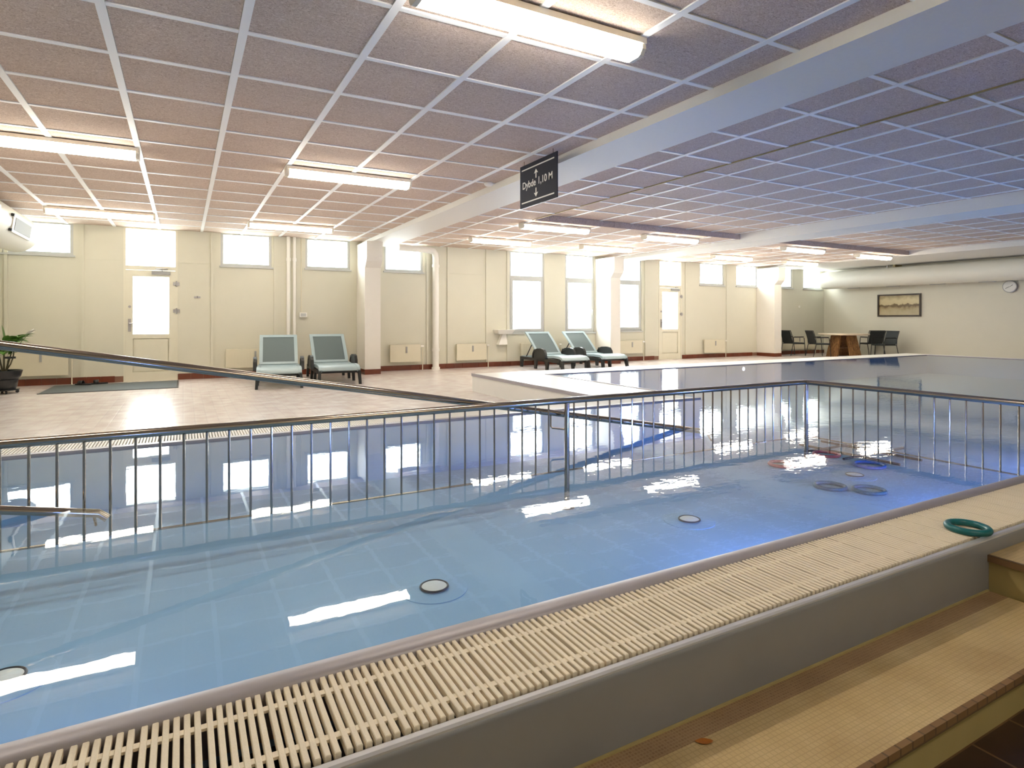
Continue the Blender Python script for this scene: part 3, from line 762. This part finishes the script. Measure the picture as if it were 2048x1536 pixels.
e = empty('sensor', (16.95, D, 1.48)); tag(e, 'tiny round sensor on the wall behind the dining chairs', 'sensor')
MB().tube([(0, 0, 0), (0, -.02, 0)], .03, 16).build('cover', 'white_paint', e, True)
MB().tube([(0, -.02, 0), (0, -.026, 0)], .008, 10).build('lens', 'grey_plastic', e, True)

def radiator(x0, x1, z0, z1, label, ribs=True):
    e = empty('radiator', (x0, D - .004, 0)); tag(e, label, 'radiator', 'cream panel radiators on the window wall')
    w_ = x1 - x0
    MB().box(0, w_, -.085, -.055, z0, z1).build('panel', 'radiator', e)
    if ribs:
        me = MB().box(-.008, .008, -.089, -.0851, z0 + .03, z1 - .03).mesh('rib', 'radiator')
        k = int(w_ / .05)
        for i in range(1, k): inst(me, 'rib', e, (i * w_ / k, 0, 0))
    MB().box(0, w_, -.09, -.02, z1, z1 + .012).build('top_grille', 'radiator', e)
    MB().box(.06, .10, -.055, 0, z0 + .05, z1 - .05).box(w_ - .10, w_ - .06, -.055, 0, z0 + .05, z1 - .05).build('wall_bracket', 'radiator', e)
    MB().box(w_ * .53 - .016, w_ * .53 + .016, -.104, -.0895, z1 - .16, z1 - .03).build('heat_meter', 'grey_plastic', e)
    MB().tube([(w_, -.07, z1 - .03), (w_ + .05, -.07, z1 - .03), (w_ + .05, -.07, .0)], .010, 8).build('feed_pipe', 'radiator', e, True)
    MB().tube([(w_ + .015, -.07, z1 - .03), (w_ + .075, -.07, z1 - .03)], .02, 12).build('valve', 'white_paint', e, True)
radiator(-2.42, -1.66, .16, .54, 'wide cream radiator behind the potted plant', False)
radiator(.68, 1.62, .18, .51, 'ribbed cream radiator behind the first straight lounger')
radiator(3.76, 4.42, .18, .53, 'cream radiator between the column and the thick drain pipe', False)
radiator(5.26, 5.98, .17, .52, 'cream radiator between the drain pipe and the tall windows', False)
radiator(6.88, 7.92, .17, .50, 'cream radiator behind the tilted loungers')
radiator(9.78, 10.52, .20, .52, 'cream radiator under the tall window by the column', False)
radiator(12.76, 13.56, .14, .50, 'cream radiator beside the far glazed door', False)
radiator(16.0, 17.6, .16, .55, 'long cream radiator behind the dining chairs', False)
# small white hand basin beside the first tall window
e = empty('hand_basin', (6.40, D, .0)); tag(e, 'small white wall basin with a tapered foot beside the tall window', 'basin')
MB().hexa([(-.17, -.20, .74), (.17, -.20, .74), (.17, 0, .74), (-.17, 0, .74)], [(-.22, -.28, .84), (.22, -.28, .84), (.22, 0, .84), (-.22, 0, .84)]).build('bowl', 'white_paint', e)
MB().hexa([(-.13, -.14, .50), (.09, -.14, .50), (.09, 0, .50), (-.13, 0, .50)], [(-.02, -.10, .74), (.08, -.10, .74), (.08, 0, .74), (-.02, 0, .74)]).build('foot', 'white_paint', e)

# ------------------------------------------------------------------ right wall: picture, clock
e = empty('framed_picture', (XR, 9.895, 1.487)); tag(e, 'sepia harbour picture in a dark wooden frame', 'picture')
hw, hh = .60, .325
MB().box(-.012, -.004, -hw + .03, hw - .03, -hh + .03, hh - .03).build('print', 'print', e)
fr = MB().box(-.04, 0, -hw, -hw + .04, -hh, hh).box(-.04, 0, hw - .04, hw, -hh, hh).box(-.04, 0, -hw + .04, hw - .04, -hh, -hh + .04).box(-.04, 0, -hw + .04, hw - .04, hh - .04, hh)
M['frame_dark'] = simple('dark_frame', (.035, .018, .008, 1), .4)
fr.build('frame', 'frame_dark', e)
e = empty('wall_clock', (XR, 7.22, 1.90)); tag(e, 'round wall clock with pale face under the duct', 'clock')
MB().tube([(0, 0, 0), (-.05, 0, 0), (-.055, 0, 0)], [.155, .155, .15], 36).build('case', 'grey_plastic', e, True)
MB().tube([(-.0551, 0, 0), (-.058, 0, 0)], .135, 36).build('face', 'clock_face', e, True)
MB().add([(-.060, .008, -.01), (-.060, -.008, -.01), (-.060, -.075, .035), (-.060, -.066, .046)], [(0, 1, 2, 3)]).build('hand', 'dark', e)
MB().add([(-.061, .008, 0), (-.061, 0, -.010), (-.061, .085, -.055), (-.061, .09, -.046)], [(0, 1, 2, 3)]).build('hand', 'dark', e)

# ------------------------------------------------------------------ sun loungers
def lounger_proto():
    r = empty('sun_lounger')
    hw = .33
    path = [(0.0, .235), (.035, .275), (.12, .305), (.35, .315), (.6, .30), (.85, .285), (1.06, .30)]
    MB().sheet(path, -hw + .05, hw - .05, .018).build('seat', 'lounger_top', r, True)
    for s in (-1, 1):
        x0, x1 = sorted((s * hw, s * (hw - .049)))
        MB().sheet([(y, z + .006) for y, z in path], x0, x1, .05).build('seat_edge', 'lounger_top', r, True)
        xs, xe = sorted((s * (hw + .005), s * (hw - .035)))
        MB().box(xs, xe, .12, 1.80, .175, .235).build('side_rail', 'lounger_black', r)
        for y, w0, w1 in ((.05, .05, .03), (.62, .06, .035), (1.10, .06, .035), (1.74, .06, .035)):
            sp_ = .05 if y < .3 else 0
            MB().hexa([(xs + s * .012, y - w1 - sp_, 0), (xe + s * .012, y - w1 - sp_, 0), (xe + s * .012, y + w1 - sp_, 0), (xs + s * .012, y + w1 - sp_, 0)],
                      [(xs, y - w0, .235 if y > .3 else .225), (xe, y - w0, .235 if y > .3 else .225), (xe, y + w0, .235 if y > .3 else .225), (xs, y + w0, .235 if y > .3 else .225)]).build('leg', 'lounger_black', r)
        arch = [(.58, .24), (.60, .36), (.66, .43), (.78, .455), (.95, .445), (1.08, .41), (1.14, .33), (1.16, .24)]
        a0, a1 = sorted((s * (hw + .012), s * (hw + .062)))
        ar = MB().sheet(arch, a0, a1, .035).build('armrest', 'lounger_black', r, True)
        MB().box(a0 + .012, a1 - .012, .64, 1.10, .235, .42).build('arm_panel', 'lounger_black', ar)
    MB().box(-hw + .036, hw - .036, .14, .19, .18, .225).build('front_bar', 'lounger_black', r)
    MB().box(-hw + .036, hw - .036, 1.72, 1.80, .19, .245).build('rear_bar', 'lounger_top', r)
    # raised back: frame, sling, prop
    A = R(41); L = .74; y0, z0 = 1.05, .31
    P = lambda t, d=0: (y0 + math.cos(A) * t - math.sin(A) * d, z0 + math.sin(A) * t + math.cos(A) * d + .02 * math.sin(math.pi * t / L))
    ts = [i * L / 8 for i in range(9)]
    bk = None
    for s in (-1, 1):
        x0, x1 = sorted((s * (hw - .02), s * (hw - .075)))
        o = MB().sheet([P(t) for t in ts], x0, x1, .028).build('back_frame', 'lounger_top', r, True)
    MB().sheet([P(t) for t in (0, .05)], -hw + .075, hw - .075, .026).build('back_frame', 'lounger_top', r, True)
    MB().sheet([P(t) for t in (L - .07, L - .03, L)], -hw + .075, hw - .075, .026).build('back_frame', 'lounger_top', r, True)
    MB().sheet([P(.05 + i * (L - .12) / 6, -.006) for i in range(7)], -hw + .075, hw - .075, .010).build('back_sling', 'lounger_sling', r, True)
    for s in (-1, 1):
        p = P(.42, -.03)
        MB().tube([(s * .22, p[0], p[1]), (s * .22, 1.70, .24)], .011, 8).build('prop', 'lounger_black', r, True)
    return r
lg = lounger_proto()
LG = [(1.30, 9.86, -7, 'grey-blue sun lounger standing straight before the ribbed radiator'),
      (2.25, 9.98, -4, 'grey-blue sun lounger standing between its twin and the wall column'),
      (7.05, 10.15, -1, 'grey-blue sun lounger tilted sideways under the first tall windows'),
      (8.14, 10.25, 0, 'grey-blue sun lounger tilted sideways next to the second column')]
for i, (x, y, a, lb) in enumerate(LG):
    o = lg if i == 0 else copy_tree(lg)
    o.location = (x, y, 0); o.rotation_euler = (0, 0, R(a)); tag(o, lb, 'sun lounger', 'sun loungers on the deck')

# ------------------------------------------------------------------ table and chairs
tb = empty('round_table', (17.02, 10.82, 0)); tag(tb, 'round table with pale top on splayed wooden planks', 'table')
MB().lathe([(.66, .625), (.67, .632), (.67, .658), (.66, .665)], n=48).build('table_top', 'table_top', tb, True)
for a in (172, 254, 33):
    c, s = math.cos(R(a)), math.sin(R(a)); tx, ty = -s, c
    def P4(rad, th, hw_, z): return [(c * (rad + i * th) + tx * j * hw_, s * (rad + i * th) + ty * j * hw_, z) for i, j in ((0, -1), (1, -1), (1, 1), (0, 1))]
    MB().hexa(P4(.43, .05, .19, 0), P4(.27, .05, .15, .624)).build('plank', 'wood', tb)
MB().box(-.30, .30, -.03, .03, .22, .26).build('stretcher', 'wood', tb)

def chair_proto():
    r = empty('dining_chair'); hw = .25
    MB().cbox(-hw + .02, hw - .02, -.24, .20, .405, .44, .01).build('seat', 'mesh_black', r)
    MB().sheet([(.20, .44), (.235, .58), (.27, .72), (.315, .84)], -hw + .022, hw - .022, .016).build('backrest', 'mesh_black', r, True)
    for s in (-1, 1):
        x = s * hw
        MB().tube([(x, -.25, 0), (x, -.22, .40), (x, -.20, .60), (x, -.16, .625), (x, .20, .62)], .011, 8).build('front_leg', 'black_metal', r, True)
        MB().tube([(x, .30, 0), (x, .21, .40), (x, .225, .58), (x, .27, .74), (x, .31, .85)], .011, 8).build('rear_leg', 'black_metal', r, True)
        MB().box(x - .02, x + .02, -.19, .16, .636, .65).build('armrest', 'black_metal', r)
        MB().tube([(x, -.22, .40), (x, .21, .40)], .010, 8).build('side_rail', 'black_metal', r, True)
    MB().tube([(-hw, -.20, .395), (hw, -.20, .395)], .010, 8).build('cross_rail', 'black_metal', r, True)
    MB().tube([(-hw, .31, .85), (hw, .31, .85)], .010, 8).build('top_rail', 'black_metal', r, True)
    return r
ch = chair_proto()
for i, (x, y, a, lb) in enumerate(((16.10, 11.80, 75, 'black armchair with its back to the last column, further from the table'),
                                   (16.28, 11.10, 62, 'black armchair pushed to the round table on the column side'),
                                   (17.36, 9.85, -107, 'black armchair turned sideways to the round table by the picture wall'),
                                   (17.87, 10.50, 151, 'black armchair with its back to the pool beside the picture wall'))):
    o = ch if i == 0 else copy_tree(ch)
    o.location = (x, y, 0); o.rotation_euler = (0, 0, R(a)); o.scale = (.92, .92, .88); tag(o, lb, 'chair', 'black armchairs at the round table')

# ------------------------------------------------------------------ mat, sandals, plant, leaf
m_ = empty('door_mat', (-.95, 11.38, 0)); tag(m_, 'long grey mat on the deck before the glazed door', 'mat')
MB().cbox(-.86, .86, -.62, .60, .0, .010, .003).build('pile', 'mat_grey', m_)
MB().box(-.88, .88, -.64, -.621, 0, .007).box(-.88, .88, .601, .62, 0, .007).box(-.88, -.861, -.621, .601, 0, .007).box(.861, .88, -.621, .601, 0, .007).build('border', 'dark', m_)
def sandal(x, y, a, lb):
    e = empty('sandal', (x, y, .010), a); tag(e, lb, 'sandal', 'black sandals on the mat')
    pts = []
    for k in range(20):
        t = 2 * math.pi * k / 20; pts.append((.042 * math.sin(t) * (1 + .18 * math.cos(t)), .13 * math.cos(t)))
    MB().prism(pts, 'z', 0, .022).build('sole', 'sandal', e)
    arc = [(.045 * math.cos(R(180 * i / 10)), .035 + .0 * i, .02 + .055 * math.sin(R(180 * i / 10))) for i in range(11)]
    q = MB()
    vs = [(x_, y_ - .035, z_) for x_, y_, z_ in arc] + [(x_ * .95, y_ + .035, z_ * .9) for x_, y_, z_ in arc]
    q.add(vs, [(i, i + 1, 12 + i, 11 + i) for i in range(10)])
    st_ = q.build('strap', 'sandal', e, True); sm_ = st_.modifiers.new('thick', 'SOLIDIFY'); sm_.thickness = .006
sandal(-1.42, 11.84, 62, 'black sandal lying flat on the grey mat, nearer the plant')
sandal(-1.22, 11.90, 100, 'black sandal lying on the grey mat, nearer the door')

pt = empty('potted_plant', (-2.27, 11.12, 0)); tag(pt, 'potted peace lily with white flower in a wheeled black pot', 'plant')
MB().lathe([(.13, .06), (.15, .10), (.165, .20), (.155, .205), (.19, .24), (.215, .33), (.20, .335), (.17, .30)], n=28).build('pot', 'dark', pt, True)
MB().lathe([(.17, .045), (.18, .052), (.18, .060), (.12, .062)], n=24).build('trolley', 'dark', pt, True)
for a in (20, 110, 200, 290):
    c, s = math.cos(R(a)), math.sin(R(a))
    MB().tube([(c * .15 - s * .012, s * .15 + c * .012, .022), (c * .15 + s * .012, s * .15 - c * .012, .022)], .022, 12).build('wheel', 'dark', pt, True)
MB().lathe([(.01, .296), (.165, .296), (.165, .300), (.01, .304)], n=24).build('soil', 'stem', pt)
rnd = random.Random(3)
def leaf(mb, base, tip, wid, droop):
    b0, t0 = Vector(base), Vector(tip); d = t0 - b0; side = d.cross(Vector((0, 0, 1))).normalized(); n_ = 7
    ctr = []; vs = []; fs = []
    for i in range(n_):
        t = i / (n_ - 1); p = b0 + d * t + Vector((0, 0, droop * (t - t * t) * 4 * .5 - droop * t * t * .4)); w_ = wid * math.sin(math.pi * min(1, t * .94 + .06)) ** .8
        vs += [p - side * w_ + Vector((0, 0, w_ * .25)), p, p + side * w_ + Vector((0, 0, w_ * .25))]
    for i in range(n_ - 1):
        a = i * 3; fs += [(a, a + 1, a + 4, a + 3), (a + 1, a + 2, a + 5, a + 4)]
    mb.add(vs, fs)
for i, (sx, sy_, h) in enumerate(((0, 0, .62), (.05, .03, .60), (-.05, .02, .66))):
    MB().tube([(sx * .3, sy_ * .3, .30), (sx * .9, sy_, .45), (sx * 1.6, sy_ * 1.4, h)], [.014, .011, .008], 8).build('stem', 'stem', pt, True)
MB().tube([(.02, 0, .32), (.07, .02, .42), (.10, .02, .52), (.11, .02, .62)], .009, 8).build('stem', 'stem', pt, True)
MB().box(-.01, .13, .005, .025, .50, .53).build('tie', 'dark', pt)
for i in range(44):
    a = rnd.uniform(0, 2 * math.pi); h0 = rnd.uniform(.55, .72); rr0 = rnd.uniform(.02, .09); L = rnd.uniform(.16, .30)
    c, s = math.cos(a), math.sin(a)
    q = MB(); leaf(q, (c * rr0, s * rr0, h0), (c * (rr0 + L), s * (rr0 + L), h0 + rnd.uniform(-.02, .20)), rnd.uniform(.040, .066), rnd.uniform(.02, .09))
    q.build('leaf', 'leaf_green', pt, True)
q = MB(); leaf(q, (.02, 0, .70), (-.02, -.02, 1.0), .05, .02); q.build('leaf', 'leaf_green', pt, True)
for i in range(12):
    a = R(rnd.uniform(-75, 40)); L = rnd.uniform(.20, .32); h0 = rnd.uniform(.64, .74)
    q = MB(); leaf(q, (.04, 0, h0), (.04 + math.cos(a) * L, math.sin(a) * L, h0 + rnd.uniform(.02, .16)), rnd.uniform(.04, .06), rnd.uniform(.03, .08))
    q.build('leaf', 'leaf_green', pt, True)
fl = MB().tube([(.12, .02, .62), (.22, .01, .78), (.29, 0, .86)], .004, 6).build('flower_stem', 'leaf_green', pt, True)
q = MB(); leaf(q, (.25, 0, .85), (.37, -.01, .915), .05, .02); leaf(q, (.27, .01, .855), (.37, .02, .91), .045, -.03); leaf(q, (.26, .0, .85), (.35, -.03, .93), .035, -.02); q.build('flower', 'flower', fl, True)

q = MB(); pts = [(0, -.034), (.009, -.026), (.016, -.008), (.015, .010), (.007, .026), (0, .036), (-.008, .024), (-.0145, .008), (-.014, -.010), (-.008, -.026)]
vs = [(x, y, .004 + .10 * abs(x) + 2.2 * y * y) for x, y in pts]
q.add([(0, 0, .003)] + vs, [(0, 1 + i, 1 + (i + 1) % len(pts)) for i in range(len(pts))])
lf = q.build('fallen_leaf', 'autumn_leaf', None, False, (1.069, 1.018, ZS)); lf.rotation_euler = (0, 0, R(62)); lf.scale = (.62, .62, .62)
sm_ = lf.modifiers.new('thick', 'SOLIDIFY'); sm_.thickness = .001; tag(lf, 'small orange autumn leaf lying on the mosaic step', 'leaf')
